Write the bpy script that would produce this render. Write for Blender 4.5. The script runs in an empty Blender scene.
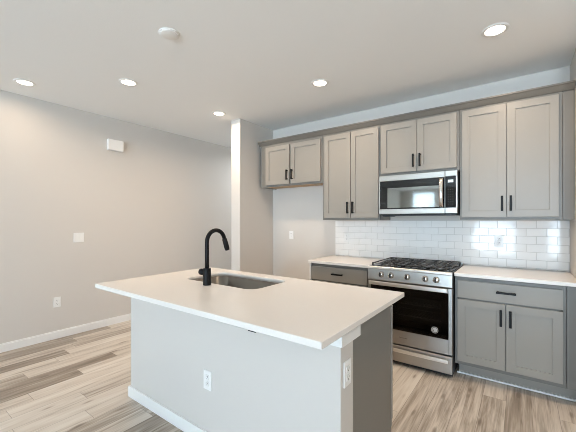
import bpy, bmesh, math, random
from mathutils import Vector, Matrix
random.seed(4)
S = bpy.context.scene
C = S.collection
PI = math.pi

# ------------------------------------------------------------------ camera
cam_d = bpy.data.cameras.new('camera')
cam_d.sensor_width = 36.0
cam_d.lens = 317.95 / 576 * 36
cam_d.shift_y = 5.4 / 576
cam_d.clip_start = 0.05
cam = bpy.data.objects.new('camera', cam_d)
cam.location = (1.2331, -3.7076, 1.356)
cam.rotation_euler = (PI / 2, 0, 0.633)
C.objects.link(cam)
S.camera = cam

# ------------------------------------------------------------------ exposure
S.view_settings.view_transform = 'Standard'
S.view_settings.look = 'None'
S.view_settings.gamma = 1
S.view_settings.use_curve_mapping = False
S.view_settings.exposure = 0.40
S.cycles.use_denoising = True
S.cycles.filter_width = 0.9
S.cycles.max_bounces = 10
S.cycles.diffuse_bounces = 6

SKY = 28.5
LAMP = 8.6
LIV = 0.9
# ------------------------------------------------------------------ sky
W = bpy.data.worlds.new('sky')
S.world = W
W.use_nodes = True
nt = W.node_tree
bg = nt.nodes['Background']
tc = nt.nodes.new('ShaderNodeTexCoord')
sp = nt.nodes.new('ShaderNodeSeparateXYZ')
rp = nt.nodes.new('ShaderNodeValToRGB')
nt.links.new(tc.outputs['Generated'], sp.inputs[0])
mr = nt.nodes.new('ShaderNodeMapRange')
mr.inputs['From Min'].default_value = -1
nt.links.new(sp.outputs['Z'], mr.inputs['Value'])
nt.links.new(mr.outputs[0], rp.inputs[0])
e = rp.color_ramp.elements
e[0].position = 0.485; e[0].color = (0.92, 1.16, 1.38, 1)
e[1].position = 0.505; e[1].color = (0.45, 0.62, 0.80, 1)
x = e.new(1.0); x.color = (0.40, 0.54, 0.70, 1)
nt.links.new(rp.outputs[0], bg.inputs[0])
bg.inputs[1].default_value = SKY

# ------------------------------------------------------------------ room numbers
H = 2.7194
XL, XS0, XS1, DS = -3.1115, -1.932, -1.7686, 0.6884
XW = 1.5776
XT = -0.724
YR = -11.5

# window openings: (wall, from, to, sill, head); rear wall runs along x, the side walls along y
XE = 3.25
WINDOWS = [('rear', -2.62, -1.68, 0.45, 2.60), ('rear', -0.35, 1.10, 0.05, 2.60), ('rear', 2.00, 3.15, 0.05, 2.60)]
def wall_box(wall, a, b, d0, d1, z0, z1):
    """box on a wall: a..b along it, d0..d1 outwards from its room face"""
    if wall == 'rear': return (a, b, YR - d1, YR - d0, z0, z1)
    if wall == 'side': return (XE + d0, XE + d1, a, b, z0, z1)
    return (XL - d1, XL - d0, a, b, z0, z1)
for (wl, a, b, c, d) in WINDOWS:      # sky portals in the real window openings
    L = bpy.data.lights.new('window_portal', 'AREA')
    L.shape = 'RECTANGLE'; L.size = b - a; L.size_y = d - c
    L.cycles.is_portal = True
    o = bpy.data.objects.new('window_portal', L)
    q = wall_box(wl, a, b, 0.11, 0.11, c, d)
    o.location = ((q[0] + q[1]) / 2, (q[2] + q[3]) / 2, (c + d) / 2)
    o.rotation_euler = (PI / 2, 0, {'rear': 0, 'side': PI / 2, 'left': -PI / 2}[wl])
    C.objects.link(o)

# ------------------------------------------------------------------ materials
def srgb(r, g, b):
    f = lambda c: (c / 255 / 12.92) if c / 255 <= 0.04045 else ((c / 255 + 0.055) / 1.055) ** 2.4
    return (f(r), f(g), f(b), 1)

def mat(name, col, rough=0.5, metal=0.0, spec=0.5, bump=0.0, bscale=200.0, emit=None, coat=0.0, vary=0.0, vscale=3.0):
    m = bpy.data.materials.new(name); m.use_nodes = True
    t = m.node_tree; p = t.nodes['Principled BSDF']
    p.inputs['Base Color'].default_value = col
    p.inputs['Roughness'].default_value = rough
    p.inputs['Metallic'].default_value = metal
    p.inputs['Specular IOR Level'].default_value = spec
    p.inputs['Coat Weight'].default_value = coat
    if emit:
        p.inputs['Emission Color'].default_value = emit[0]
        p.inputs['Emission Strength'].default_value = emit[1]
    if bump or vary:
        g = t.nodes.new('ShaderNodeTexCoord')
        if bump:
            n = t.nodes.new('ShaderNodeTexNoise'); n.inputs['Scale'].default_value = bscale
            n.inputs['Detail'].default_value = 3
            t.links.new(g.outputs['Object'], n.inputs['Vector'])
            b = t.nodes.new('ShaderNodeBump'); b.inputs['Strength'].default_value = bump
            b.inputs['Distance'].default_value = 0.002
            t.links.new(n.outputs['Fac'], b.inputs['Height'])
            t.links.new(b.outputs['Normal'], p.inputs['Normal'])
        if vary:
            n = t.nodes.new('ShaderNodeTexNoise'); n.inputs['Scale'].default_value = vscale
            n.inputs['Detail'].default_value = 4
            t.links.new(g.outputs['Object'], n.inputs['Vector'])
            mx = t.nodes.new('ShaderNodeMix'); mx.data_type = 'RGBA'
            mx.inputs[6].default_value = tuple(c * (1 - vary) for c in col[:3]) + (1,)
            mx.inputs[7].default_value = tuple(min(1, c * (1 + vary)) for c in col[:3]) + (1,)
            t.links.new(n.outputs['Fac'], mx.inputs[0])
            t.links.new(mx.outputs[2], p.inputs['Base Color'])
    return m

M = {}
M['wall'] = mat('wall_paint', (0.62, 0.585, 0.545, 1), 0.75, bump=0.15, bscale=140, spec=0.3)
M['ceiling'] = mat('ceiling_paint', (0.88, 0.885, 0.88, 1), 0.9, bump=0.25, bscale=90, spec=0.2)
M['trim'] = mat('white_trim_paint', (0.80, 0.79, 0.77, 1), 0.4)
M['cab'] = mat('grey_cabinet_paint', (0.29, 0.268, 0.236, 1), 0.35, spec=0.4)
M['crown'] = mat('grey_crown_shaded', (0.155, 0.143, 0.125, 1), 0.4, spec=0.45)  # cabinet grey darkened: shade on the down-tilted face put into its colour
M['frame'] = mat('grey_frame_shaded', (0.185, 0.174, 0.156, 1), 0.4, spec=0.4)  # cabinet grey darkened: shade around doors and on end panels put into colour
M['maple'] = mat('maple_underside', (0.52, 0.33, 0.17, 1), 0.5, vary=0.15, vscale=12)
M['black'] = mat('matte_black_metal', (0.006, 0.006, 0.0065, 1), 0.45, spec=0.2)
M['dark'] = mat('black_plastic', (0.018, 0.018, 0.02, 1), 0.45)
M['iron'] = mat('cast_iron', (0.035, 0.033, 0.031, 1), 0.5, bump=0.3, bscale=300)
M['blackglass'] = mat('black_glass', (0.006, 0.006, 0.007, 1), 0.04, spec=0.5)
M['chrome'] = mat('polished_steel', (0.62, 0.60, 0.57, 1), 0.2, 1.0)
M['plate'] = mat('white_plastic', (0.82, 0.81, 0.79, 1), 0.35)
M['slot'] = mat('socket_slot_grey', (0.05, 0.048, 0.045, 1), 0.6)
M['grout'] = mat('grout', (0.62, 0.60, 0.57, 1), 0.9)
M['tile'] = mat('white_glazed_tile', (0.86, 0.845, 0.82, 1), 0.07, spec=0.2)
M['quartz'] = mat('quartz_counter', (0.76, 0.725, 0.685, 1), 0.22, spec=0.5, vary=0.03, vscale=160)
M['screen'] = mat('display_glow', (0.3, 0.35, 0.35, 1), 0.3, emit=((0.75, 0.9, 0.9, 1), 0.5))
M['lens'] = mat('lamp_lens', (0.9, 0.88, 0.85, 1), 0.5, emit=((1.0, 0.86, 0.68, 1), 9.0))
M['mwglass'] = mat('microwave_window_mesh', (0.42, 0.42, 0.41, 1), 0.05, 1.0)
M['sticker'] = mat('silver_sticker', (0.55, 0.55, 0.53, 1), 0.4)
M['concrete'] = mat('concrete', (0.4, 0.39, 0.37, 1), 0.9, vary=0.1)

def brushed(name, col, rough, axis):
    m = mat(name, col, rough, 1.0)
    t = m.node_tree; p = t.nodes['Principled BSDF']
    g = t.nodes.new('ShaderNodeTexCoord'); mp = t.nodes.new('ShaderNodeMapping')
    mp.inputs['Scale'].default_value = tuple(3 if i == axis else 500 for i in range(3))
    n = t.nodes.new('ShaderNodeTexNoise'); n.inputs['Scale'].default_value = 1.0; n.inputs['Detail'].default_value = 3
    t.links.new(g.outputs['Object'], mp.inputs[0]); t.links.new(mp.outputs[0], n.inputs['Vector'])
    b = t.nodes.new('ShaderNodeBump'); b.inputs['Strength'].default_value = 0.12; b.inputs['Distance'].default_value = 0.001
    t.links.new(n.outputs['Fac'], b.inputs['Height']); t.links.new(b.outputs['Normal'], p.inputs['Normal'])
    return m
M['steel'] = brushed('brushed_steel', (0.43, 0.41, 0.38, 1), 0.40, 0)
M['steel_dark'] = brushed('brushed_sink_steel', (0.20, 0.185, 0.165, 1), 0.33, 0)
M['handle_steel'] = brushed('satin_handle_steel', (0.80, 0.77, 0.72, 1), 0.42, 0)

def glass(name, tint, f):
    m = bpy.data.materials.new(name); m.use_nodes = True
    t = m.node_tree; t.nodes.remove(t.nodes['Principled BSDF'])
    tr = t.nodes.new('ShaderNodeBsdfTransparent'); tr.inputs[0].default_value = tint
    gl = t.nodes.new('ShaderNodeBsdfGlossy'); gl.inputs['Roughness'].default_value = 0.02
    fr = t.nodes.new('ShaderNodeFresnel'); fr.inputs[0].default_value = f
    mx = t.nodes.new('ShaderNodeMixShader')
    t.links.new(fr.outputs[0], mx.inputs[0]); t.links.new(tr.outputs[0], mx.inputs[1]); t.links.new(gl.outputs[0], mx.inputs[2])
    t.links.new(mx.outputs[0], t.nodes['Material Output'].inputs[0])
    return m
M['pane'] = glass('window_glass', (0.97, 0.98, 0.98, 1), 1.3)
M['ovenglass'] = glass('tinted_oven_glass', (0.55, 0.52, 0.49, 1), 1.45)

def blind_mat():
    m = mat('white_blind_slat', (0.75, 0.75, 0.73, 1), 0.6); t = m.node_tree
    tl = t.nodes.new('ShaderNodeBsdfTranslucent'); tl.inputs[0].default_value = (0.8, 0.8, 0.78, 1)
    mx = t.nodes.new('ShaderNodeMixShader'); mx.inputs[0].default_value = 0.45
    t.links.new(t.nodes['Principled BSDF'].outputs[0], mx.inputs[1]); t.links.new(tl.outputs[0], mx.inputs[2])
    t.links.new(mx.outputs[0], t.nodes['Material Output'].inputs[0]); return m
M['blind'] = blind_mat()

def floor_mat():
    m = bpy.data.materials.new('vinyl_plank_floor'); m.use_nodes = True
    t = m.node_tree; p = t.nodes['Principled BSDF']
    N = lambda k: t.nodes.new(k)
    def mth(op, a, b=None, c=None):
        n = N('ShaderNodeMath'); n.operation = op
        for i, v in enumerate((a, b, c)):
            if v is None: continue
            if isinstance(v, (int, float)): n.inputs[i].default_value = v
            else: t.links.new(v, n.inputs[i])
        return n.outputs[0]
    tc = N('ShaderNodeTexCoord'); s = N('ShaderNodeSeparateXYZ')
    t.links.new(tc.outputs['Object'], s.inputs[0])
    w, L = 0.152, 1.22
    u = mth('DIVIDE', mth('ADD', s.outputs['X'], 19.986), w)
    row = mth('FLOOR', u)
    wn = N('ShaderNodeTexWhiteNoise'); wn.noise_dimensions = '1D'; t.links.new(row, wn.inputs['W'])
    v = mth('ADD', mth('DIVIDE', s.outputs['Y'], L), mth('MULTIPLY', wn.outputs['Value'], 7.0))
    col = mth('FLOOR', v)
    cb = N('ShaderNodeCombineXYZ'); t.links.new(row, cb.inputs[0]); t.links.new(col, cb.inputs[1])
    w2 = N('ShaderNodeTexWhiteNoise'); w2.noise_dimensions = '2D'; t.links.new(cb.outputs[0], w2.inputs['Vector'])
    rnd = w2.outputs['Value']
    # grain, stretched along the plank and shifted per plank
    def grain(sx, sy, detail, dist, off):
        c = N('ShaderNodeCombineXYZ')
        t.links.new(mth('MULTIPLY', s.outputs['X'], sx), c.inputs[0])
        t.links.new(mth('MULTIPLY', s.outputs['Y'], sy), c.inputs[1])
        t.links.new(mth('MULTIPLY', rnd, off), c.inputs[2])
        n = N('ShaderNodeTexNoise'); n.inputs['Scale'].default_value = 1; n.inputs['Detail'].default_value = detail
        n.inputs['Distortion'].default_value = dist
        t.links.new(c.outputs[0], n.inputs['Vector']); return n.outputs['Fac']
    g1 = grain(34, 1.6, 5, 1.2, 53.0)
    g2 = grain(9, 0.9, 4, 1.6, 97.0)
    g3 = grain(120, 5, 2, 0.0, 31.0)
    f = mth('ADD', mth('MULTIPLY', rnd, 0.60),
            mth('ADD', mth('MULTIPLY', mth('SUBTRACT', g1, 0.5), 0.85),
                mth('ADD', mth('MULTIPLY', mth('SUBTRACT', g2, 0.5), 1.05), mth('MULTIPLY', mth('SUBTRACT', g3, 0.5), 0.4))))
    f = mth('ADD', f, 0.20)
    # scattered knots and dark cracks along the grain
    c = N('ShaderNodeCombineXYZ')
    t.links.new(mth('MULTIPLY', s.outputs['X'], 9.0), c.inputs[0]); t.links.new(mth('MULTIPLY', s.outputs['Y'], 2.6), c.inputs[1])
    vo = N('ShaderNodeTexVoronoi'); vo.inputs['Scale'].default_value = 1.0; t.links.new(c.outputs[0], vo.inputs['Vector'])
    mrk = N('ShaderNodeMapRange'); t.links.new(vo.outputs['Distance'], mrk.inputs['Value'])
    mrk.inputs['From Min'].default_value = 0.03; mrk.inputs['From Max'].default_value = 0.16
    mrk.inputs['To Min'].default_value = 0.45; mrk.inputs['To Max'].default_value = 0.0
    g4 = grain(70, 2.2, 3, 0.6, 71.0)
    crk = N('ShaderNodeMapRange'); t.links.new(g4, crk.inputs['Value'])
    crk.inputs['From Min'].default_value = 0.64; crk.inputs['From Max'].default_value = 0.74
    crk.inputs['To Min'].default_value = 0.0; crk.inputs['To Max'].default_value = 0.28
    f = mth('SUBTRACT', f, mth('ADD', mrk.outputs[0], crk.outputs[0]))
    r = N('ShaderNodeValToRGB'); t.links.new(f, r.inputs[0])
    el = r.color_ramp.elements
    el[0].position = 0.0; el[0].color = (0.215, 0.172, 0.135, 1)
    el[1].position = 1.0; el[1].color = (0.70, 0.65, 0.585, 1)
    a = el.new(0.32); a.color = (0.36, 0.305, 0.25, 1)
    a = el.new(0.60); a.color = (0.59, 0.525, 0.455, 1)
    # dark seams
    def edge(c, width, scale):
        fr = mth('FRACT', c); d = mth('MINIMUM', fr, mth('SUBTRACT', 1.0, fr))
        k = N('ShaderNodeMapRange'); t.links.new(mth('MULTIPLY', d, scale), k.inputs['Value'])
        k.inputs['From Min'].default_value = width * 0.3; k.inputs['From Max'].default_value = width * 2.2
        k.inputs['To Min'].default_value = 1.0; k.inputs['To Max'].default_value = 0.0
        return k.outputs[0]
    seam = mth('MAXIMUM', edge(u, 0.0011, w), edge(v, 0.0011, L))
    mx = N('ShaderNodeMix'); mx.data_type = 'RGBA'
    t.links.new(mth('MULTIPLY', seam, 0.6), mx.inputs[0]); t.links.new(r.outputs[0], mx.inputs[6])
    mx.inputs[7].default_value = (0.08, 0.06, 0.045, 1)
    t.links.new(mx.outputs[2], p.inputs['Base Color'])
    p.inputs['Roughness'].default_value = 0.38; p.inputs['Specular IOR Level'].default_value = 0.4
    b = N('ShaderNodeBump'); b.inputs['Strength'].default_value = 0.15; b.inputs['Distance'].default_value = 0.001
    t.links.new(g1, b.inputs['Height']); t.links.new(b.outputs['Normal'], p.inputs['Normal'])
    return m
M['floor'] = floor_mat()

# ------------------------------------------------------------------ mesh helpers
def bx(bm, x0, x1, y0, y1, z0, z1, bev=0.0, seg=1):
    if x1 < x0: x0, x1 = x1, x0
    if y1 < y0: y0, y1 = y1, y0
    v = [bm.verts.new(c) for c in ((x0, y0, z0), (x1, y0, z0), (x1, y1, z0), (x0, y1, z0),
                                   (x0, y0, z1), (x1, y0, z1), (x1, y1, z1), (x0, y1, z1))]
    fs = [bm.faces.new([v[i] for i in q]) for q in
          ((3, 2, 1, 0), (4, 5, 6, 7), (0, 1, 5, 4), (1, 2, 6, 5), (2, 3, 7, 6), (3, 0, 4, 7))]
    if bev > 0:
        es = {e for f in fs for e in f.edges}
        bmesh.ops.bevel(bm, geom=list(es), offset=bev, segments=seg, profile=0.5, affect='EDGES')
    return v

def tube(bm, pts, r, n=12, caps=True):
    pts = [Vector(p) for p in pts]
    rs = r if isinstance(r, (list, tuple)) else [r] * len(pts)
    rings = []
    prev = None
    for i, p in enumerate(pts):
        d = (pts[min(i + 1, len(pts) - 1)] - pts[max(i - 1, 0)]).normalized()
        if prev is None:
            a = Vector((0, 0, 1)) if abs(d.z) < 0.9 else Vector((1, 0, 0))
            u = d.cross(a).normalized()
        else:
            u = (prev - d * prev.dot(d)).normalized()
        prev = u
        w = d.cross(u)
        rings.append([bm.verts.new(p + (u * math.cos(2 * PI * k / n) + w * math.sin(2 * PI * k / n)) * rs[i]) for k in range(n)])
    for a, b in zip(rings, rings[1:]):
        for k in range(n):
            f = bm.faces.new((a[k], a[(k + 1) % n], b[(k + 1) % n], b[k])); f.smooth = True
    if caps:
        bm.faces.new(rings[0][::-1]); bm.faces.new(rings[-1])

def lathe(bm, prof, n=32, mtx=Matrix.Identity(4)):
    rings = []
    for r, z in prof:
        if r < 1e-6:
            rings.append([bm.verts.new(mtx @ Vector((0, 0, z)))])
        else:
            rings.append([bm.verts.new(mtx @ Vector((r * math.cos(2 * PI * k / n), r * math.sin(2 * PI * k / n), z))) for k in range(n)])
    for a, b in zip(rings, rings[1:]):
        for k in range(n):
            q = [a[k % len(a)], a[(k + 1) % len(a)], b[(k + 1) % len(b)], b[k % len(b)]]
            u = []
            for t in q:
                if t not in u: u.append(t)
            if len(u) > 2:
                f = bm.faces.new(u); f.smooth = True

def prism(bm, poly, x0, x1):
    """poly of (y,z) swept along x"""
    a = [bm.verts.new((x0, y, z)) for y, z in poly]
    b = [bm.verts.new((x1, y, z)) for y, z in poly]
    n = len(poly)
    for k in range(n):
        bm.faces.new((a[k], a[(k + 1) % n], b[(k + 1) % n], b[k]))
    bm.faces.new(a[::-1]); bm.faces.new(b)

def obj(name, bm, m, parent=None, smooth_angle=True):
    bmesh.ops.recalc_face_normals(bm, faces=bm.faces)
    me = bpy.data.meshes.new(name); bm.to_mesh(me); bm.free()
    me.materials.append(m if not isinstance(m, str) else M[m])
    o = bpy.data.objects.new(name, me); C.objects.link(o)
    if parent is not None: o.parent = parent
    return o

def box_obj(name, m, parent, *a, bev=0.0):
    bm = bmesh.new(); bx(bm, *a, bev=bev); return obj(name, bm, m, parent)

def tag(o, label, cat, group=None):
    o['label'] = label; o['category'] = cat
    if group: o['group'] = group
    return o

def thing(name, label, cat, loc=(0, 0, 0), rotz=0.0, group=None):
    o = bpy.data.objects.new(name, None); o.empty_display_size = 0.1
    C.objects.link(o); o.location = loc; o.rotation_euler = (0, 0, rotz)
    return tag(o, label, cat, group)

def struct(name, m, *boxes, parent=None):
    bm = bmesh.new()
    for b in boxes: bx(bm, *b)
    o = obj(name, bm, m, parent)
    if parent is None: o['kind'] = 'structure'
    return o

# ------------------------------------------------------------------ room shell
struct('floor', 'floor', (XL - 0.15, XE + 0.15, YR - 0.15, 2.3, -0.1, 0.0))
struct('ceiling', 'ceiling', (XL - 0.15, XE + 0.15, YR - 0.15, 2.3, H, H + 0.12))
struct('wall_back', 'wall', (XS0, XW, 0, 0.12, 0, H))
struct('wall_partition', 'wall', (XS0, XS1, -DS, 0, 0, H))
struct('wall_right', 'wall', (XW, XE, -0.90, 0.12, 0, H))
struct('wall_hall', 'wall', (XL, XS0, 2.2, 2.3, 0, H))
struct('wall_passage', 'wall', (XS0, XS0 + 0.12, 0.12, 2.3, 0, H))
# walls with window openings
for wl, s0, s1 in (('rear', XL - 0.12, XE + 0.12), ('side', YR, -0.9), ('left', YR, 2.2)):
    boxes = []; xs = s0
    for (w_, a, b, c, d) in WINDOWS:
        if w_ != wl: continue
        boxes.append(wall_box(wl, xs, a, 0, 0.12, 0, H))
        boxes.append(wall_box(wl, a, b, 0, 0.12, d, H))
        boxes.append(wall_box(wl, a, b, 0, 0.12, 0, c))
        xs = b
    boxes.append(wall_box(wl, xs, s1, 0, 0.12, 0, H))
    struct('wall_' + wl, 'wall', *boxes)
for i, (wl, a, b, c, d) in enumerate(WINDOWS):
    bm = bmesh.new(); f = 0.05
    for q in ((a, a + f, c, d), (b - f, b, c, d), (a, b, c, c + f), (a, b, d - f, d)):
        bx(bm, *wall_box(wl, q[0], q[1], 0.03, 0.10, q[2], q[3]))
    if c > 0.3: bx(bm, *wall_box(wl, a, b, 0.04, 0.09, 1.47, 1.51))
    else: bx(bm, *wall_box(wl, (a + b) / 2 - .03, (a + b) / 2 + .03, 0.04, 0.09, c, d))
    w = obj('window_%d' % (i + 1), bm, 'trim'); w['kind'] = 'structure'
    if i == 0:      # closed slatted blind
        bm = bmesh.new(); z = d - 0.06
        while z > c + 0.04:
            bx(bm, *wall_box(wl, a + 0.01, b - 0.01, 0.015, 0.018, z - 0.052, z)); z -= 0.0535
        bx(bm, *wall_box(wl, a + 0.005, b - 0.005, 0.0, 0.028, d - 0.055, d - 0.005))
        obj('blind_slats', bm, 'blind', w)
    box_obj('pane', 'pane', w, *wall_box(wl, a + 0.04, b - 0.04, 0.066, 0.072, c + 0.04, d - 0.04))

def baseboard(name, x0, x1, y0, y1, ax, s):
    """profiled baseboard: ax 0 runs along x, 1 along y; s = direction it sticks out"""
    bm = bmesh.new(); t, h = 0.014, 0.088
    if ax == 1:
        bx(bm, x0, x0 + s * t, y0, y1, 0, h - 0.012); bx(bm, x0, x0 + s * t * 0.6, y0, y1, h - 0.012, h)
    else:
        bx(bm, x0, x1, y0, y0 + s * t, 0, h - 0.012); bx(bm, x0, x1, y0, y0 + s * t * 0.6, h - 0.012, h)
    o = obj(name, bm, 'trim'); o['kind'] = 'structure'; return o
baseboard('baseboard_left', XL, 0, YR, 2.2, 1, 1)
baseboard('baseboard_hall', XL + 0.014, XS0, 2.2, 0, 0, -1)
baseboard('baseboard_back', XS1 + 0.014, XT - 0.002, 0, 0, 0, -1)
baseboard('baseboard_partition', XS1, 0, -DS, 0, 1, 1)
baseboard('baseboard_end', XS0, XS1, -DS, 0, 0, -1)

# ------------------------------------------------------------------ tile backsplash
bs = thing('tile_backsplash', 'white glossy brick-laid tile backsplash on the wall between counters and grey cabinets', 'backsplash', (0, 0, 0))
TX0, TX1, TZ0, TZ1 = XT + 0.006, XW - 0.002, 0.9155, 1.3700
box_obj('grout_bed', 'grout', bs, TX0, TX1, -0.0055, -0.0005, TZ0, TZ1)
bm = bmesh.new()
ph, pw, g = 0.0735, 0.150, 0.0011
for k in range(-1, 7):
    z0 = 0.9235 + ph * k; z1 = z0 + ph
    z0 = max(z0, TZ0); z1 = min(z1, TZ1)
    if z1 - z0 < 0.006: continue
    xoff = 0.970 + (0.075 if k % 2 else 0.0)
    n0 = int(math.floor((TX0 - xoff) / pw))
    for j in range(n0, n0 + 18):
        x0 = max(xoff + j * pw, TX0); x1 = min(xoff + (j + 1) * pw, TX1)
        if x1 - x0 < 0.008: continue
        v = bx(bm, 0, 1, 0, 1, 0, 1)
        tx, tz = random.gauss(0, 0.0024), random.gauss(0, 0.0024)
        cx, cz = (x0 + x1) / 2, (z0 + z1) / 2
        for q in v:
            fr = q.co.y < 0.5
            ins = g + (0.0012 if fr else 0.0)
            X = x0 + ins if q.co.x < 0.5 else x1 - ins
            Z = z0 + ins if q.co.z < 0.5 else z1 - ins
            Y = (-0.0082 + (X - cx) * tx + (Z - cz) * tz) if fr else -0.004
            q.co = (X, Y, Z)
obj('tiles', bm, 'tile', bs)

# ------------------------------------------------------------------ cabinets
def pull(parent, x, z, y, vertical, ln=0.132):
    """black bar pull standing on a front whose face is at y"""
    bm = bmesh.new(); r = 0.0085
    if vertical:
        bx(bm, x - r, x + r, y - 0.034, y - 0.024, z - ln / 2, z + ln / 2, bev=0.0015)
        for s in (-1, 1): bx(bm, x - r * .8, x + r * .8, y - 0.025, y + 0.001, z + s * (ln / 2 - 0.012) - 0.005, z + s * (ln / 2 - 0.012) + 0.005)
    else:
        bx(bm, x - ln / 2, x + ln / 2, y - 0.034, y - 0.024, z - r, z + r, bev=0.0015)
        for s in (-1, 1): bx(bm, x + s * (ln / 2 - 0.012) - 0.005, x + s * (ln / 2 - 0.012) + 0.005, y - 0.025, y + 0.001, z - r * .8, z + r * .8)
    o = obj('handle', bm, 'black', parent); o['label'] = 'matte black bar handle'; return o

def shaker(parent, name, x0, x1, z0, z1, yf, handle=None):
    """framed door: face at yf-0.02, panel set back"""
    t = 0.019; r = 0.058; bm = bmesh.new(); y0, y1 = yf - t - 0.001, yf - 0.001
    # one closed shell: outer ring, chamfered lip, recessed panel
    def ring(x0, x1, z0, z1, y): return [bm.verts.new(c) for c in ((x0, y, z0), (x1, y, z0), (x1, y, z1), (x0, y, z1))]
    b = 0.0018
    R = [ring(x0, x1, z0, z1, y1), ring(x0, x1, z0, z1, y0 + b), ring(x0 + b, x1 - b, z0 + b, z1 - b, y0),
         ring(x0 + r, x1 - r, z0 + r, z1 - r, y0), ring(x0 + r, x1 - r, z0 + r, z1 - r, y0 + 0.0105),
         ring(x0 + r + 0.003, x1 - r - 0.003, z0 + r + 0.003, z1 - r - 0.003, y0 + 0.0115)]
    for p, q in zip(R, R[1:]):
        for k in range(4): bm.faces.new((p[k], p[(k + 1) % 4], q[(k + 1) % 4], q[k]))
    bm.faces.new(R[0][::-1]); bm.faces.new(R[-1])
    o = obj(name, bm, 'cab', parent)
    if handle: pull(o, handle[0], handle[1], y0, True)
    return o

def slab_front(parent, x0, x1, z0, z1, yf, hx=None, hz=None):
    bm = bmesh.new(); bx(bm, x0, x1, yf - 0.020, yf - 0.001, z0, z1, bev=0.002)
    o = obj('drawer', bm, 'cab', parent)
    if hx is not None: pull(o, hx, hz, yf - 0.020, False)
    return o

UY = -0.335                       # face frame plane of the wall cabinets (doors stand proud)
def upper(label, x0, x1, z0, z1, doors, hz, fill=None):
    t = thing('upper_cabinet', label, 'cabinet', ((x0 + x1) / 2, 0, z0))
    ox, oz = (x0 + x1) / 2, z0
    bm = bmesh.new()
    bx(bm, x0 - ox, x0 + 0.016 - ox, UY + 0.019, -0.002, 0, z1 - oz)
    bx(bm, x1 - 0.016 - ox, x1 - ox, UY + 0.019, -0.002, 0, z1 - oz)
    bx(bm, x0 + .016 - ox, x1 - .016 - ox, UY + 0.019, -0.002, z1 - oz - 0.016, z1 - oz)
    bx(bm, x0 + .016 - ox, x1 - .016 - ox, -0.010, -0.002, 0.02, z1 - oz - 0.016)
    obj('carcass', bm, 'cab', t)
    o = box_obj('bottom_panel', 'maple', t, x0 + .016 - ox, x1 - .016 - ox, UY + 0.019, -0.010, 0.012, 0.026)
    o['label'] = 'warm maple underside'
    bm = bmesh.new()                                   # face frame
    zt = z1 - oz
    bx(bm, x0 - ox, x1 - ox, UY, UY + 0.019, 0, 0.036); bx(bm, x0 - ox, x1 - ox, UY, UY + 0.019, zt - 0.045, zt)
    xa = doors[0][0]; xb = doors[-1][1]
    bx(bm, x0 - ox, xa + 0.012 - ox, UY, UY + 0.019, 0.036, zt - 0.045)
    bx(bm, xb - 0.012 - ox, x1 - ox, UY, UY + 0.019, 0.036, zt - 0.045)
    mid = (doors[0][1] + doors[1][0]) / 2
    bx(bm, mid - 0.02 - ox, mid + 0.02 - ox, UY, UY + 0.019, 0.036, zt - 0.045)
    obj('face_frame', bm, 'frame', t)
    for i, (a, b, c, d) in enumerate(doors):
        hx = (b - 0.029) if i == 0 else (a + 0.029)
        shaker(t, 'door', a - ox, b - ox, c - oz, d - oz, UY, (hx - ox, hz - oz))
    if fill:
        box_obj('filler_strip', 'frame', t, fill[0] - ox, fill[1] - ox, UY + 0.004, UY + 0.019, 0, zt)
    return t

ZT = 2.402
upper('short two-door grey wall cabinet over the empty fridge space beside the partition wall', -1.712, -0.718, 1.826, ZT,
      [(-1.612, -1.210, 1.850, 2.366), (-1.186, -0.742, 1.850, 2.366)], 1.966)
upper('tall narrow-doored grey wall cabinet left of the microwave', -0.714, -0.001, 1.372, ZT,
      [(-0.684, -0.344, 1.397, 2.378), (-0.339, -0.014, 1.397, 2.378)], 1.513)
upper('short two-door grey wall cabinet directly above the microwave', 0.001, 0.764, 1.838, ZT,
      [(0.014, 0.381, 1.866, 2.382), (0.387, 0.742, 1.866, 2.382)], 1.972)
upper('tall wide grey wall cabinet right of the microwave over the longer counter', 0.768, 1.500, 1.372, ZT,
      [(0.785, 1.127, 1.395, 2.382), (1.132, 1.478, 1.395, 2.382)], 1.513, fill=(1.503, XW - 0.004))

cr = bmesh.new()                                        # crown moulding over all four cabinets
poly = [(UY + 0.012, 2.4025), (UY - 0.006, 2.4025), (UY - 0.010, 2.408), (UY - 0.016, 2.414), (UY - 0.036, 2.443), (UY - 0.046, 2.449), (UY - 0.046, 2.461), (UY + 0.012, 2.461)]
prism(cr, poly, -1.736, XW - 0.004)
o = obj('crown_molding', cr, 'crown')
tag(o, 'grey crown molding strip running along the top of the wall cabinets', 'molding')

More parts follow.
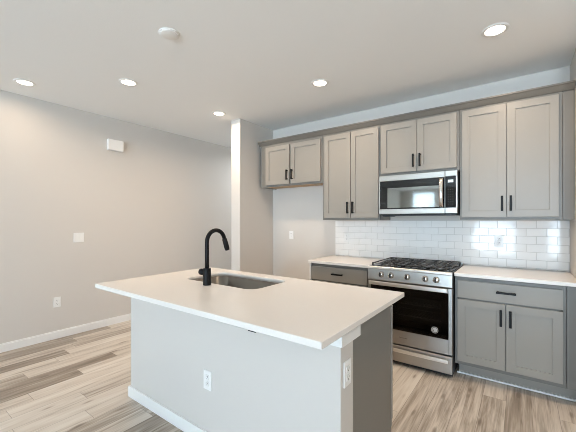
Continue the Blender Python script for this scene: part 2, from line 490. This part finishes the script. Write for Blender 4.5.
BY = -0.605
def base(label, x0, x1, drawer, doors, fill=None):
    t = thing('base_cabinet', label, 'cabinet', ((x0 + x1) / 2, 0, 0))
    ox = (x0 + x1) / 2; top = 0.8835
    bm = bmesh.new()
    bx(bm, x0 - ox, x0 + .016 - ox, BY + .019, -.002, 0.12, top); bx(bm, x1 - .016 - ox, x1 - ox, BY + .019, -.002, 0.12, top)
    bx(bm, x0 + .016 - ox, x1 - .016 - ox, -.012, -.002, 0.12, top); bx(bm, x0 + .016 - ox, x1 - .016 - ox, BY + .019, -.012, 0.12, 0.136)
    obj('carcass', bm, 'cab', t)
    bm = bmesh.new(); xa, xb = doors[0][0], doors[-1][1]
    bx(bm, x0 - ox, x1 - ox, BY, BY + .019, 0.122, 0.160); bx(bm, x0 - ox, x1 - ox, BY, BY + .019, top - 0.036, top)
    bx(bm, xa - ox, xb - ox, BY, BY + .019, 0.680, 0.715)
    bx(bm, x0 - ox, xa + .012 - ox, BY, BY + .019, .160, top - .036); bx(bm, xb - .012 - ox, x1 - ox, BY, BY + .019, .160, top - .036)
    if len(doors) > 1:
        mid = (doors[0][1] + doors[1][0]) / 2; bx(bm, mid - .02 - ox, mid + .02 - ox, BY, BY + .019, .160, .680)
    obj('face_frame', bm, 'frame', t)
    slab_front(t, drawer[0] - ox, drawer[1] - ox, 0.702, 0.850, BY, (drawer[0] + drawer[1]) / 2 - ox, 0.783)
    for i, (a, b) in enumerate(doors):
        hx = (b - 0.029) if i == 0 else (a + 0.029)
        shaker(t, 'door', a - ox, b - ox, 0.155, 0.688, BY, (hx - ox, 0.580))
    x1t = fill[1] if fill else x1
    box_obj('toe_kick', 'cab', t, x0 + .017 - ox, x1t - ox, BY + 0.105, BY + 0.118, 0.0, 0.1215)
    o = box_obj('toe_strip', 'trim', t, x0 + .002 - ox, x1t - ox, BY + 0.090, BY + 0.1045, 0.004, 0.018); o['label'] = 'white strip along the floor'
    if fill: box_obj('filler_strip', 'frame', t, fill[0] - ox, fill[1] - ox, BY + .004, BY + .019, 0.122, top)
    return t
bl = base('grey base cabinet with one wide drawer left of the stove', XT + 0.020, -0.003, (-0.700, -0.030), [(-0.700, -0.367), (-0.362, -0.030)])
o = box_obj('end_panel', 'trim', bl, XT + 0.002 + 0.3535, XT + 0.0195 + 0.3535, BY - 0.022, -0.002, 0.0, 0.8835)
o['label'] = 'white end panel'
base('grey base cabinet with a drawer over two doors right of the stove', 0.768, 1.500, (0.787, 1.482), [(0.787, 1.130), (1.135, 1.482)], fill=(1.503, XW - 0.004))

def counter(label, x0, x1):
    bm = bmesh.new(); bx(bm, x0, x1, -0.648, -0.0095, 0.8845, 0.9145, bev=0.003, seg=2)
    return tag(obj('countertop', bm, 'quartz'), label, 'countertop')
counter('short pale quartz countertop left of the stove', XT - 0.004, -0.001)
counter('longer pale quartz countertop right of the stove reaching the right wall', 0.766, XW - 0.002)

# ------------------------------------------------------------------ range
rg = thing('gas_range', 'stainless steel gas range with black grates and five knobs', 'stove', (0.382, 0, 0))
def rb(name, m, *a, bev=0.0, parent=None): return box_obj(name, m, parent or rg, *a, bev=bev)
bm = bmesh.new()
hw = 0.376
bx(bm, -hw, -hw + .03, -0.64, -0.03, 0.03, 0.905); bx(bm, hw - .03, hw, -0.64, -0.03, 0.03, 0.905)
bx(bm, -hw + .03, hw - .03, -0.08, -0.03, 0.03, 0.905)
bx(bm, -hw + .03, hw - .03, -0.64, -0.08, 0.03, 0.25); bx(bm, -hw + .03, hw - .03, -0.64, -0.08, 0.785, 0.905)
obj('body', bm, 'dark', rg)
for s in (-1, 1):
    for y in (-0.58, -0.1):
        bm = bmesh.new(); lathe(bm, [(0, 0), (0.02, 0), (0.02, 0.008), (0.01, 0.012), (0.01, 0.03), (0, 0.03)], 16, Matrix.Translation((s * 0.33, y, 0))); obj('foot', bm, 'dark', rg)
# control panel, slightly sloped
bm = bmesh.new()
prism(bm, [(-0.64, 0.785), (-0.694, 0.785), (-0.698, 0.79), (-0.690, 0.888), (-0.688, 0.895), (-0.64, 0.895)], -hw, hw)
obj('control_panel', bm, 'steel', rg)
for kx in (0.141, 0.236, 0.385, 0.541, 0.633):
    bm = bmesh.new()
    m4 = Matrix.Translation((kx - 0.382, -0.692, 0.843)) @ Matrix.Rotation(PI / 2 - 0.10, 4, 'X')
    lathe(bm, [(0, 0.0), (0.028, 0.0), (0.028, 0.006), (0.0235, 0.008), (0.0225, 0.026), (0.017, 0.030), (0, 0.030)], 24, m4)
    k = obj('knob', bm, 'chrome', rg)
    bm = bmesh.new(); v = bx(bm, -0.0075, 0.0075, -0.0195, 0.0195, 0.029, 0.044, bev=0.002)
    for q in bm.verts: q.co = m4 @ q.co
    obj('grip', bm, 'dark', k)
# cooktop with raised rim
bm = bmesh.new()
bx(bm, -hw, hw, -0.66, -0.03, 0.906, 0.919, bev=0.003)
obj('cooktop', bm, 'blackglass', rg)
rb('front_ledge', 'handle_steel', -hw, hw, -0.700, -0.6605, 0.8955, 0.9175, bev=.004)
rb('rear_trim', 'steel', -hw, hw, -0.058, -0.0305, 0.919, 0.932, bev=0.003)
for (bxx, byy, r) in ((-0.25, -0.20, 0.045), (-0.25, -0.49, 0.04), (0, -0.345, 0.055), (0.25, -0.20, 0.036), (0.25, -0.49, 0.05)):
    bm = bmesh.new(); lathe(bm, [(0, .919), (r, .919), (r, .926), (r * .7, .930), (0, .930)], 24, Matrix.Translation((bxx, byy, 0))); b = obj('burner', bm, 'steel', rg)
    bm = bmesh.new(); lathe(bm, [(0, .9301), (r * .8, .9301), (r * .8, .936), (r * .7, .938), (0, .938)], 24, Matrix.Translation((bxx, byy, 0))); obj('burner_cap', bm, 'iron', b)
for gi in (-1, 0, 1):
    bm = bmesh.new(); w = 0.117; c0 = gi * 0.237; t = 0.006; z0, z1 = 0.939, 0.947; ya, yb = -0.640, -0.065
    for xx in (c0 - w + t, c0 + w - t): bx(bm, xx - t, xx + t, ya, yb, z0, z1, bev=.0015)
    for yy in (ya + t, yb - t, (ya + yb) / 2): bx(bm, c0 - w, c0 + w, yy - t, yy + t, z0, z1, bev=.0015)
    for xx in (c0 - w / 3, c0 + w / 3): bx(bm, xx - t * .8, xx + t * .8, ya, yb, z0 + .001, z1 - .0005)
    for yy in (ya + .10, ya + .19, yb - .10, yb - .19): bx(bm, c0 - w, c0 + w, yy - t * .7, yy + t * .7, z0 + .001, z1 - .001)
    for xx in (c0 - w + t, c0 + w - t):
        for yy in (ya + t, yb - t): bx(bm, xx - t, xx + t, yy - t, yy + t, 0.919, z0)
    obj('grate', bm, 'iron', rg)
# oven door: steel frame around tinted glass
bm = bmesh.new()
bx(bm, -hw, -hw + .030, -0.690, -0.642, 0.208, 0.776, bev=.002); bx(bm, hw - .030, hw, -0.690, -0.642, 0.208, 0.776, bev=.002)
bx(bm, -hw + .030, hw - .030, -0.690, -0.642, 0.208, 0.338); bx(bm, -hw + .030, hw - .030, -0.690, -0.642, 0.735, 0.776)
dr = obj('oven_door', bm, 'steel', rg)
rb('oven_glass', 'ovenglass', -hw + .031, hw - .031, -0.694, -0.690, 0.336, 0.736, parent=dr)
bm = bmesh.new(); t = 0.055
for a in ((-hw + .031, -hw + .031 + t, -.6895, -.688, .338, .735), (hw - .031 - t, hw - .031, -.6895, -.688, .338, .735),
          (-hw + .031 + t, hw - .031 - t, -.6895, -.688, .338, .390), (-hw + .031 + t, hw - .031 - t, -.6895, -.688, .66, .735)): bx(bm, *a)
obj('glass_border', bm, 'blackglass', dr)
bm = bmesh.new()
bx(bm, -0.345, 0.345, -0.748, -0.733, 0.748, 0.782, bev=.005, seg=2)
for s in (-1, 1): bx(bm, s * 0.318 - .014, s * 0.318 + .014, -0.734, -0.688, 0.752, 0.774, bev=.002)
h = obj('handle', bm, 'handle_steel', dr); h['label'] = 'wide polished steel bar handle'
m4 = Matrix.Translation((0.620 - 0.382, -0.694, 0.402)) @ Matrix.Rotation(PI / 2, 4, 'X')
bm = bmesh.new(); lathe(bm, [(0, 0.0002), (0.029, 0.0002), (0.029, 0.0008), (0, 0.0008)], 32, m4)
bd = obj('round_sticker', bm, 'sticker', dr); bd['label'] = 'round silver sticker on the glass'
bm = bmesh.new(); lathe(bm, [(0.021, 0.0009), (0.025, 0.0009), (0.025, 0.0012), (0.021, 0.0012), (0.021, 0.0009)], 32, m4)
pts = [(m4 @ Vector((-0.012 + 0.004 * math.sin(k), -0.012 + 0.004 * k, 0.001))) for k in range(7)]
tube(bm, pts, 0.002, 6)
obj('sticker_print', bm, 'slot', bd)
# small illegible maker's mark on the steel under the glass
bm = bmesh.new()
x = 0.315 - 0.382
for wd, hh in ((.006, .011), (.005, .008), (.003, .010), (.005, .008), (.004, .011), (.005, .008), (.003, .008), (.005, .008), (.005, .008)):
    bx(bm, x, x + wd * .45, -0.6908, -0.690, 0.268, 0.268 + hh); bx(bm, x, x + wd, -0.6908, -0.690, 0.268, 0.2705); x += wd + .003
obj('maker_mark', bm, 'slot', dr)
for z in (0.47, 0.58):
    bm = bmesh.new()
    for k in range(24): tube(bm, [(-0.33 + k * .0287, -0.62, z), (-0.33 + k * .0287, -0.10, z)], 0.0022, 6)
    for yy in (-.62, -.36, -.10): tube(bm, [(-.34, yy, z - .003), (.34, yy, z - .003)], 0.0035, 6)
    obj('oven_rack', bm, 'chrome', rg)
d = rb('drawer', 'steel', -hw, hw, -0.690, -0.642, 0.042, 0.192, bev=.003)
bm = bmesh.new(); bx(bm, -0.352, 0.352, -0.722, -0.708, 0.138, 0.170, bev=.004, seg=2)
for s in (-1, 1): bx(bm, s * .33 - .014, s * .33 + .014, -0.709, -0.689, 0.142, 0.166)
obj('handle', bm, 'handle_steel', d)
rb('kick_plate', 'dark', -hw + .004, hw - .004, -0.645, -0.635, 0.012, 0.042)

# ------------------------------------------------------------------ microwave
mw = thing('microwave', 'stainless over-the-range microwave with dark glass mounted above the stove', 'microwave', (0.382, 0, 1.424))
mo = 1.424
def mb(name, m, *a, bev=0.0, parent=None): 
    a = (a[0] - .382, a[1] - .382, a[2], a[3], a[4] - mo, a[5] - mo)
    return box_obj(name, m, parent or mw, *a, bev=bev)
X0, X1 = 0.012, 0.756
mb('body', 'dark', X0, X1, -0.372, -0.012, 1.424, 1.834, bev=.003)
mb('bottom_grille', 'dark', X0 + .02, X1 - .02, -0.36, -0.05, 1.4155, 1.4235)
mb('work_light', 'dark', X0 + .03, X0 + .15, -0.385, -0.33, 1.406, 1.4150, bev=.003)
bm = bmesh.new()
XD = 0.650
bx(bm, X0 - .382, XD - .382, -.405, -.373, 1.776 - mo, 1.834 - mo, bev=.003); bx(bm, X0 - .382, XD - .382, -.405, -.373, 1.432 - mo, 1.484 - mo, bev=.003)
bx(bm, X0 - .382, X0 + .010 - .382, -.405, -.373, 1.484 - mo, 1.776 - mo)
bx(bm, X0 + .010 - .382, XD - .382, -.395, -.373, 1.484 - mo, 1.776 - mo)
md = obj('door', bm, 'steel', mw)
bm = bmesh.new()
bz = lambda *a: bx(bm, a[0] - .382, a[1] - .382, a[2], a[3], a[4] - mo, a[5] - mo)
bz(X0 + .011, 0.100, -.404, -.3955, 1.485, 1.775); bz(0.600, XD - .002, -.404, -.3955, 1.485, 1.775)
bz(0.100, 0.600, -.404, -.3955, 1.702, 1.775); bz(0.100, 0.600, -.404, -.3955, 1.485, 1.497)
obj('glass_border', bm, 'blackglass', md)
mb('door_glass', 'mwglass', 0.101, 0.599, -.403, -.3955, 1.498, 1.701, parent=md)
bm = bmesh.new()
pts = []
for k in range(13):
    z = 1.492 + (1.768 - 1.492) * k / 12
    pts.append((0.622 - .382, -.412 - 0.030 * math.sin(PI * min(max((k) / 12, 0.0), 1)) ** 0.5, z - mo))
rings = []
for p in pts: rings.append([bm.verts.new((p[0] + a, p[1] + b, p[2])) for a, b in ((-.017, .006), (-.015, -.004), (0, -.008), (.015, -.004), (.017, .006))])
for p, q in zip(rings, rings[1:]):
    for k in range(5): f = bm.faces.new((p[k], p[(k + 1) % 5], q[(k + 1) % 5], q[k])); f.smooth = k < 4
bm.faces.new(rings[0]); bm.faces.new(rings[-1])
h = obj('handle', bm, 'chrome', md); h['label'] = 'bowed polished steel handle'
bm = bmesh.new()
bx(bm, XD + .003 - .382, X1 - .382, -.405, -.373, 1.782 - mo, 1.834 - mo, bev=.003); bx(bm, XD + .003 - .382, X1 - .382, -.405, -.373, 1.432 - mo, 1.484 - mo, bev=.003)
bx(bm, X1 - .012 - .382, X1 - .382, -.405, -.373, 1.484 - mo, 1.782 - mo); bx(bm, XD + .003 - .382, X1 - .012 - .382, -.398, -.373, 1.484 - mo, 1.782 - mo)
cp = obj('control_panel', bm, 'steel', mw)
mb('touch_panel', 'blackglass', XD + .004, X1 - .0125, -.4045, -.3985, 1.486, 1.780, parent=cp)
mb('display', 'screen', 0.676, 0.722, -.4056, -.4046, 1.722, 1.748, parent=cp)
bm = bmesh.new()
for r in range(8):
    for c in range(3):
        bx(bm, 0.676 + c * .018 - .382, 0.676 + c * .018 + .009 - .382, -.4054, -.4046, 1.515 + r * .023 - mo, 1.515 + r * .023 + .006 - mo)
obj('keypad', bm, 'slot', cp)

# ------------------------------------------------------------------ island
isl = thing('kitchen_island', 'kitchen island base with pale painted half wall and grey cabinet end', 'kitchen island', (-0.31, -2.10, 0))
IX, IY = -0.31, -2.10
BX0, BX1, WY0, WY1 = -1.212, 0.592, -2.441, -2.313
def ib(name, m, *a, bev=0.0, parent=None):
    return box_obj(name, m, parent or isl, a[0] - IX, a[1] - IX, a[2] - IY, a[3] - IY, a[4], a[5], bev=bev)
ib('half_wall', 'wall', BX0, BX1, WY0, WY1, 0, 0.8835, bev=.004)
bm = bmesh.new()
for a in ((BX0 - .013, BX1 + .013, WY0 - .013, WY0 - .0005, 0, .082), (BX0 - .013, BX0 - .0005, WY0 - .0005, WY1, 0, .082), (BX1 + .0005, BX1 + .013, WY0 - .0005, WY1, 0, .082)):
    bx(bm, a[0] - IX, a[1] - IX, a[2] - IY, a[3] - IY, a[4], a[5], bev=.002)
o = obj('baseboard', bm, 'trim', isl); o['label'] = 'white baseboard around the half wall'
bm = bmesh.new()
for a in ((BX0, BX1 + .013, WY0 - .013, WY0 - .0005, .805, .8835), (BX1 + .0005, BX1 + .013, WY0 - .0005, WY1 + .056, .805, .8835)):
    bx(bm, a[0] - IX, a[1] - IX, a[2] - IY, a[3] - IY, a[4], a[5])
o = obj('support_trim', bm, 'trim', isl); o['label'] = 'white trim board under the countertop'
CY1 = -1.765
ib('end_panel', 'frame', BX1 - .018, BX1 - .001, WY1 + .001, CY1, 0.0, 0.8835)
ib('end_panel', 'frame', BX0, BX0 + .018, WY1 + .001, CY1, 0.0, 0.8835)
bm = bmesh.new()
for a in ((BX0 + .018, BX1 - .018, WY1 + .001, WY1 + .015, 0.1, .8835), (BX0 + .018, BX1 - .018, WY1 + .015, CY1, .10, .116), (BX0 + .018, BX1 - .018, CY1 - .08, CY1 - .068, 0, .10)):
    bx(bm, a[0] - IX, a[1] - IX, a[2] - IY, a[3] - IY, a[4], a[5])
obj('carcass', bm, 'cab', isl)
bm = bmesh.new()
bx(bm, BX0 - IX, BX1 - .001 - IX, CY1 - IY, CY1 + .019 - IY, .10, .145); bx(bm, BX0 - IX, BX1 - .001 - IX, CY1 - IY, CY1 + .019 - IY, .84, .8835)
for xx in (BX0, -0.93, -0.10, BX1 - .045): bx(bm, xx - IX, xx + .044 + (.003 if xx > .5 else 0) - IX, CY1 - IY, CY1 + .019 - IY, .145, .84)
obj('face_frame', bm, 'cab', isl)
def idoor(a, b):
    o = shaker(isl, 'door', -(b - a) / 2, (b - a) / 2, .13, .86, 0, ((b - a) / 2 - .03, .78))
    o.rotation_euler = (0, 0, PI); o.location = ((a + b) / 2 - IX, CY1 + .019 - IY, 0)
for a, b in ((-1.20, -.91), (-.90, -.50), (-.49, -.09), (-.08, .25), (.26, .585)): idoor(a, b)
bm = bmesh.new()
bx(bm, 0.270 - IX, 0.312 - IX, -2.690 - IY, WY0 - .0135 - IY, .8775, .8840)
o = obj('support_bracket', bm, 'black', isl); o['label'] = 'black steel bracket under the overhang'

def rrect(x0, x1, y0, y1, r, n=8):
    out = []
    for cx, cy, a0 in ((x1 - r, y1 - r, 0), (x0 + r, y1 - r, PI / 2), (x0 + r, y0 + r, PI), (x1 - r, y0 + r, 1.5 * PI)):
        for k in range(n + 1):
            a = a0 + PI / 2 * k / n; out.append((cx + r * math.cos(a), cy + r * math.sin(a)))
    return out
# slab with the sink cut-out
SX0, SX1, SY0, SY1, SR = -0.885, -0.155, -2.200, -1.790, 0.085
TX0_, TX1_, TY0_, TY1_ = -1.207, 0.645, -2.699, -1.680
hole = rrect(SX0, SX1, SY0, SY1, SR)
bm = bmesh.new()
def ringv(z): return [bm.verts.new((x, y, z)) for x, y in hole]
def outer(z, i=0.0): return [bm.verts.new(c + (z,)) for c in ((TX1_ - i, TY1_ - i), (TX0_ + i, TY1_ + i * -1), (TX0_ + i, TY0_ + i), (TX1_ - i, TY0_ + i))]
zb, zt = 0.8845, 0.9145
ht, hb = ringv(zt), ringv(zb)
ot, om, ou, ob = outer(zt, .003), outer(zt - .003), outer(zb + .003), outer(zb, .003)
n = len(hole); q = n // 4
for hv, ov in ((ht, ot), (hb, ob)):
    for c in range(4):
        for k in range(q - 1):
            bm.faces.new((ov[c], hv[c * q + k], hv[c * q + k + 1]))
        bm.faces.new((ov[c], hv[c * q + q - 1], hv[(c * q + q) % n], ov[(c + 1) % 4]))
for A, B in ((ot, om), (om, ou), (ou, ob)):
    for k in range(4): bm.faces.new((A[k], A[(k + 1) % 4], B[(k + 1) % 4], B[k]))
for k in range(n):
    f = bm.faces.new((ht[k], ht[(k + 1) % n], hb[(k + 1) % n], hb[k])); f.smooth = True
o = obj('island_countertop', bm, 'quartz')
tag(o, 'large pale quartz island countertop with a sink cut-out and overhang', 'countertop')

# sink
sk = thing('kitchen_sink', 'stainless undermount sink set into the island countertop', 'sink', (-0.5225, -1.99, 0.68))
bm = bmesh.new()
prof = [(0.022, .8838, .10), (-0.004, .8838, .085), (-0.006, .8825, .085), (-0.010, .72, .08), (-0.018, .697, .075), (-0.04, .687, .06), (-0.16, .682, .03)]
rings = []
for ins, z, r in prof:
    i = -ins
    rings.append([bm.verts.new((x + 0.5225, y + 1.99, z - .68)) for x, y in rrect(SX0 + i, SX1 - i, SY0 + i, SY1 - i, max(r, .02))])
outer_p = [(-0.012 + .008, .70, .08), (0.0, .72, .085), (0.0, .8805, .085), (0.022, .8805, .10)]
for A, B in zip(rings, rings[1:]):
    for k in range(n):
        f = bm.faces.new((A[k], A[(k + 1) % n], B[(k + 1) % n], B[k])); f.smooth = True
bm.faces.new(rings[-1])
o = obj('basin', bm, 'steel_dark', sk)
md_ = o.modifiers.new('thickness', 'SOLIDIFY'); md_.thickness = 0.0015; md_.offset = -1
bm = bmesh.new(); lathe(bm, [(0, .0045), (.030, .0045), (.040, .0065), (.055, .0065), (.057, .003), (0, .003)], 32)
obj('drain', bm, 'chrome', sk)

# faucet
fc = thing('kitchen_faucet', 'matte black gooseneck kitchen faucet standing behind the sink on the island', 'faucet', (-0.528, -2.259, 0.9147))
bm = bmesh.new(); lathe(bm, [(0, 0), (.0275, 0), (.0275, .004), (.0275, .006), (.0275, .112), (.0255, .116), (0, .116)], 32)
obj('base', bm, 'black', fc)
bm = bmesh.new()
R = 0.081; zc = 0.297
pts = [(0, 0, .110), (0, 0, .18), (0, 0, zc)]
for k in range(1, 17):
    a = PI * 0.92 * k / 16
    pts.append((0, R - R * math.cos(a), zc + R * math.sin(a)))
tube(bm, pts, .0145, 20)
nk = obj('neck', bm, 'black', fc)
pe = Vector(pts[-1]); dv = (Vector(pts[-1]) - Vector(pts[-2])).normalized()
bm = bmesh.new(); tube(bm, [pe, pe + dv * .004, pe + dv * .006, pe + dv * .075, pe + dv * .092], [.0145, .0145, .0175, .019, .0165], 20)
obj('spray_head', bm, 'black', nk)
bm = bmesh.new(); tube(bm, [(-.020, 0, .086), (-.040, 0, .086), (-.043, 0, .086), (-.066, 0, .086), (-.070, 0, .086)], [.0165, .0165, .0225, .0225, .019], 24)
obj('lever', bm, 'black', fc)

# ------------------------------------------------------------------ outlets, switch, chime
def outlet(label, loc, rz, group=None):
    t = thing('wall_outlet', label, 'outlet', loc, rz)
    bm = bmesh.new(); bx(bm, -.0355, .0355, -.0060, 0, -.0580, .0580, bev=.002); obj('cover_plate', bm, 'plate', t)
    for s in (-1, 1):
        bm = bmesh.new(); v = []
        bx(bm, -.0165, .0165, -.0085, -.0059, s * .0195 - .0145, s * .0195 + .0145, bev=.003)
        r = obj('receptacle', bm, 'plate', t)
        bm = bmesh.new()
        for dx in (-.0065, .0065): bx(bm, dx - .0014, dx + .0014, -.0089, -.0084, s * .0195 - .001, s * .0195 + .0085)
        bx(bm, -.0025, .0025, -.0089, -.0084, s * .0195 - .0095, s * .0195 - .0045)
        obj('slots', bm, 'slot', r)
    bm = bmesh.new(); lathe(bm, [(0, .0059), (.0032, .0059), (.0032, .0068), (0, .0068)], 12, Matrix.Rotation(PI / 2, 4, 'X')); obj('screw', bm, 'plate', t)
    return t
outlet('white wall outlet low on the left wall above the baseboard', (XL, -2.318, 0.42), PI / 2)
outlet('white outlet on the long painted front of the island', (-0.298, WY0, 0.395), 0)
outlet('white outlet on the narrow end of the island half wall', (BX1, -2.381, 0.667), PI / 2)
outlet('white outlet in the empty fridge space wall', (-1.425, 0, 1.162), 0)
outlet('white outlet on the tiles above the right counter', (1.058, -0.0085, 1.165), 0)
outlet('faint white outlet on the tiles above the short left counter', (-0.555, -0.0085, 1.157), 0)

sw = thing('light_switch', 'white double rocker switch plate on the left wall', 'light switch', (XL, -2.093, 1.160), PI / 2)
bm = bmesh.new(); bx(bm, -.058, .058, -.006, 0, -.058, .058, bev=.002); obj('cover_plate', bm, 'plate', sw)
for s in (-1, 1):
    bm = bmesh.new(); prism(bm, [(-.0062, -.033), (-.0068, -.033), (-.0105, .033), (-.0062, .033)], s * .023 - .0165, s * .023 + .0165); obj('rocker', bm, 'plate', sw)

ch = thing('door_chime', 'white rectangular door chime box high on the left wall', 'door chime', (XL, -1.672, 2.357), PI / 2)
bm = bmesh.new(); bx(bm, -.095, .095, -.006, 0, -.066, .066); obj('back_plate', bm, 'plate', ch)
bm = bmesh.new(); bx(bm, -.098, .098, -.050, -.006, -.070, .070, bev=.006, seg=2); obj('cover', bm, 'plate', ch)

# ------------------------------------------------------------------ ceiling fixtures
def downlight(label, x, y, power=1.0, col=(1.0, 0.77, 0.56)):
    t = thing('recessed_downlight', label, 'ceiling light', (x, y, H))
    bm = bmesh.new(); lathe(bm, [(.060, 0), (.062, -.004), (.066, -.007), (.080, -.006), (.086, -.002), (.087, 0)], 40); obj('trim_ring', bm, 'trim', t)
    bm = bmesh.new(); lathe(bm, [(0, -.0035), (.061, -.0035), (.0625, -.001), (0, -.001)], 40); obj('lens', bm, 'lens', t)
    L = bpy.data.lights.new('downlight_lamp', 'AREA'); L.shape = 'DISK'; L.size = .12
    L.color = col; L.energy = LAMP * power; L.spread = math.radians(165)
    o = bpy.data.objects.new('downlight_lamp', L); o.location = (0, 0, -.009); o.parent = t; C.objects.link(o)
    return t
downlight('lit recessed ceiling light nearest the left wall', -2.693, -2.720, 0.27)
downlight('lit recessed ceiling light between the chime box and the round ceiling disc', -1.871, -2.120)
downlight('lit recessed ceiling light beside the top of the partition wall', -1.846, -0.984)
downlight('lit recessed ceiling light in front of the tall cabinet left of the microwave', -0.365, -0.996)
downlight('lit recessed ceiling light in front of the tall cabinet at the right wall', 1.082, -1.009)
for lx, ly in ((2.45, -2.3), (2.45, -4.6), (1.08, -6.4), (-1.6, -6.4), (1.08, -9.2), (-1.6, -9.2)):     # unseen fill lamps added further back in the open room
    downlight('unseen ceiling fill light added further back in the open living area', lx, ly, LIV, (1.0, 0.93, 0.85))['group'] = 'added fill lights of the living area'
downlight('unseen ceiling fill light added in the passage beyond the partition wall', -2.45, 1.0, 1.5, (0.85, 0.93, 1.0))  # unseen lamp added to brighten the far end of the left wall
sd = thing('smoke_detector', 'round white unlit disc on the ceiling above the island', 'smoke detector', (-.826, -2.357, H))
bm = bmesh.new(); lathe(bm, [(0, 0), (.073, 0), (.073, -.006), (.070, -.008), (0, -.008)], 40); obj('base_ring', bm, 'trim', sd)
bm = bmesh.new(); lathe(bm, [(0, -.0081), (.064, -.0081), (.062, -.012), (.056, -.014), (0, -.0145)], 40); obj('cover', bm, 'plate', sd)
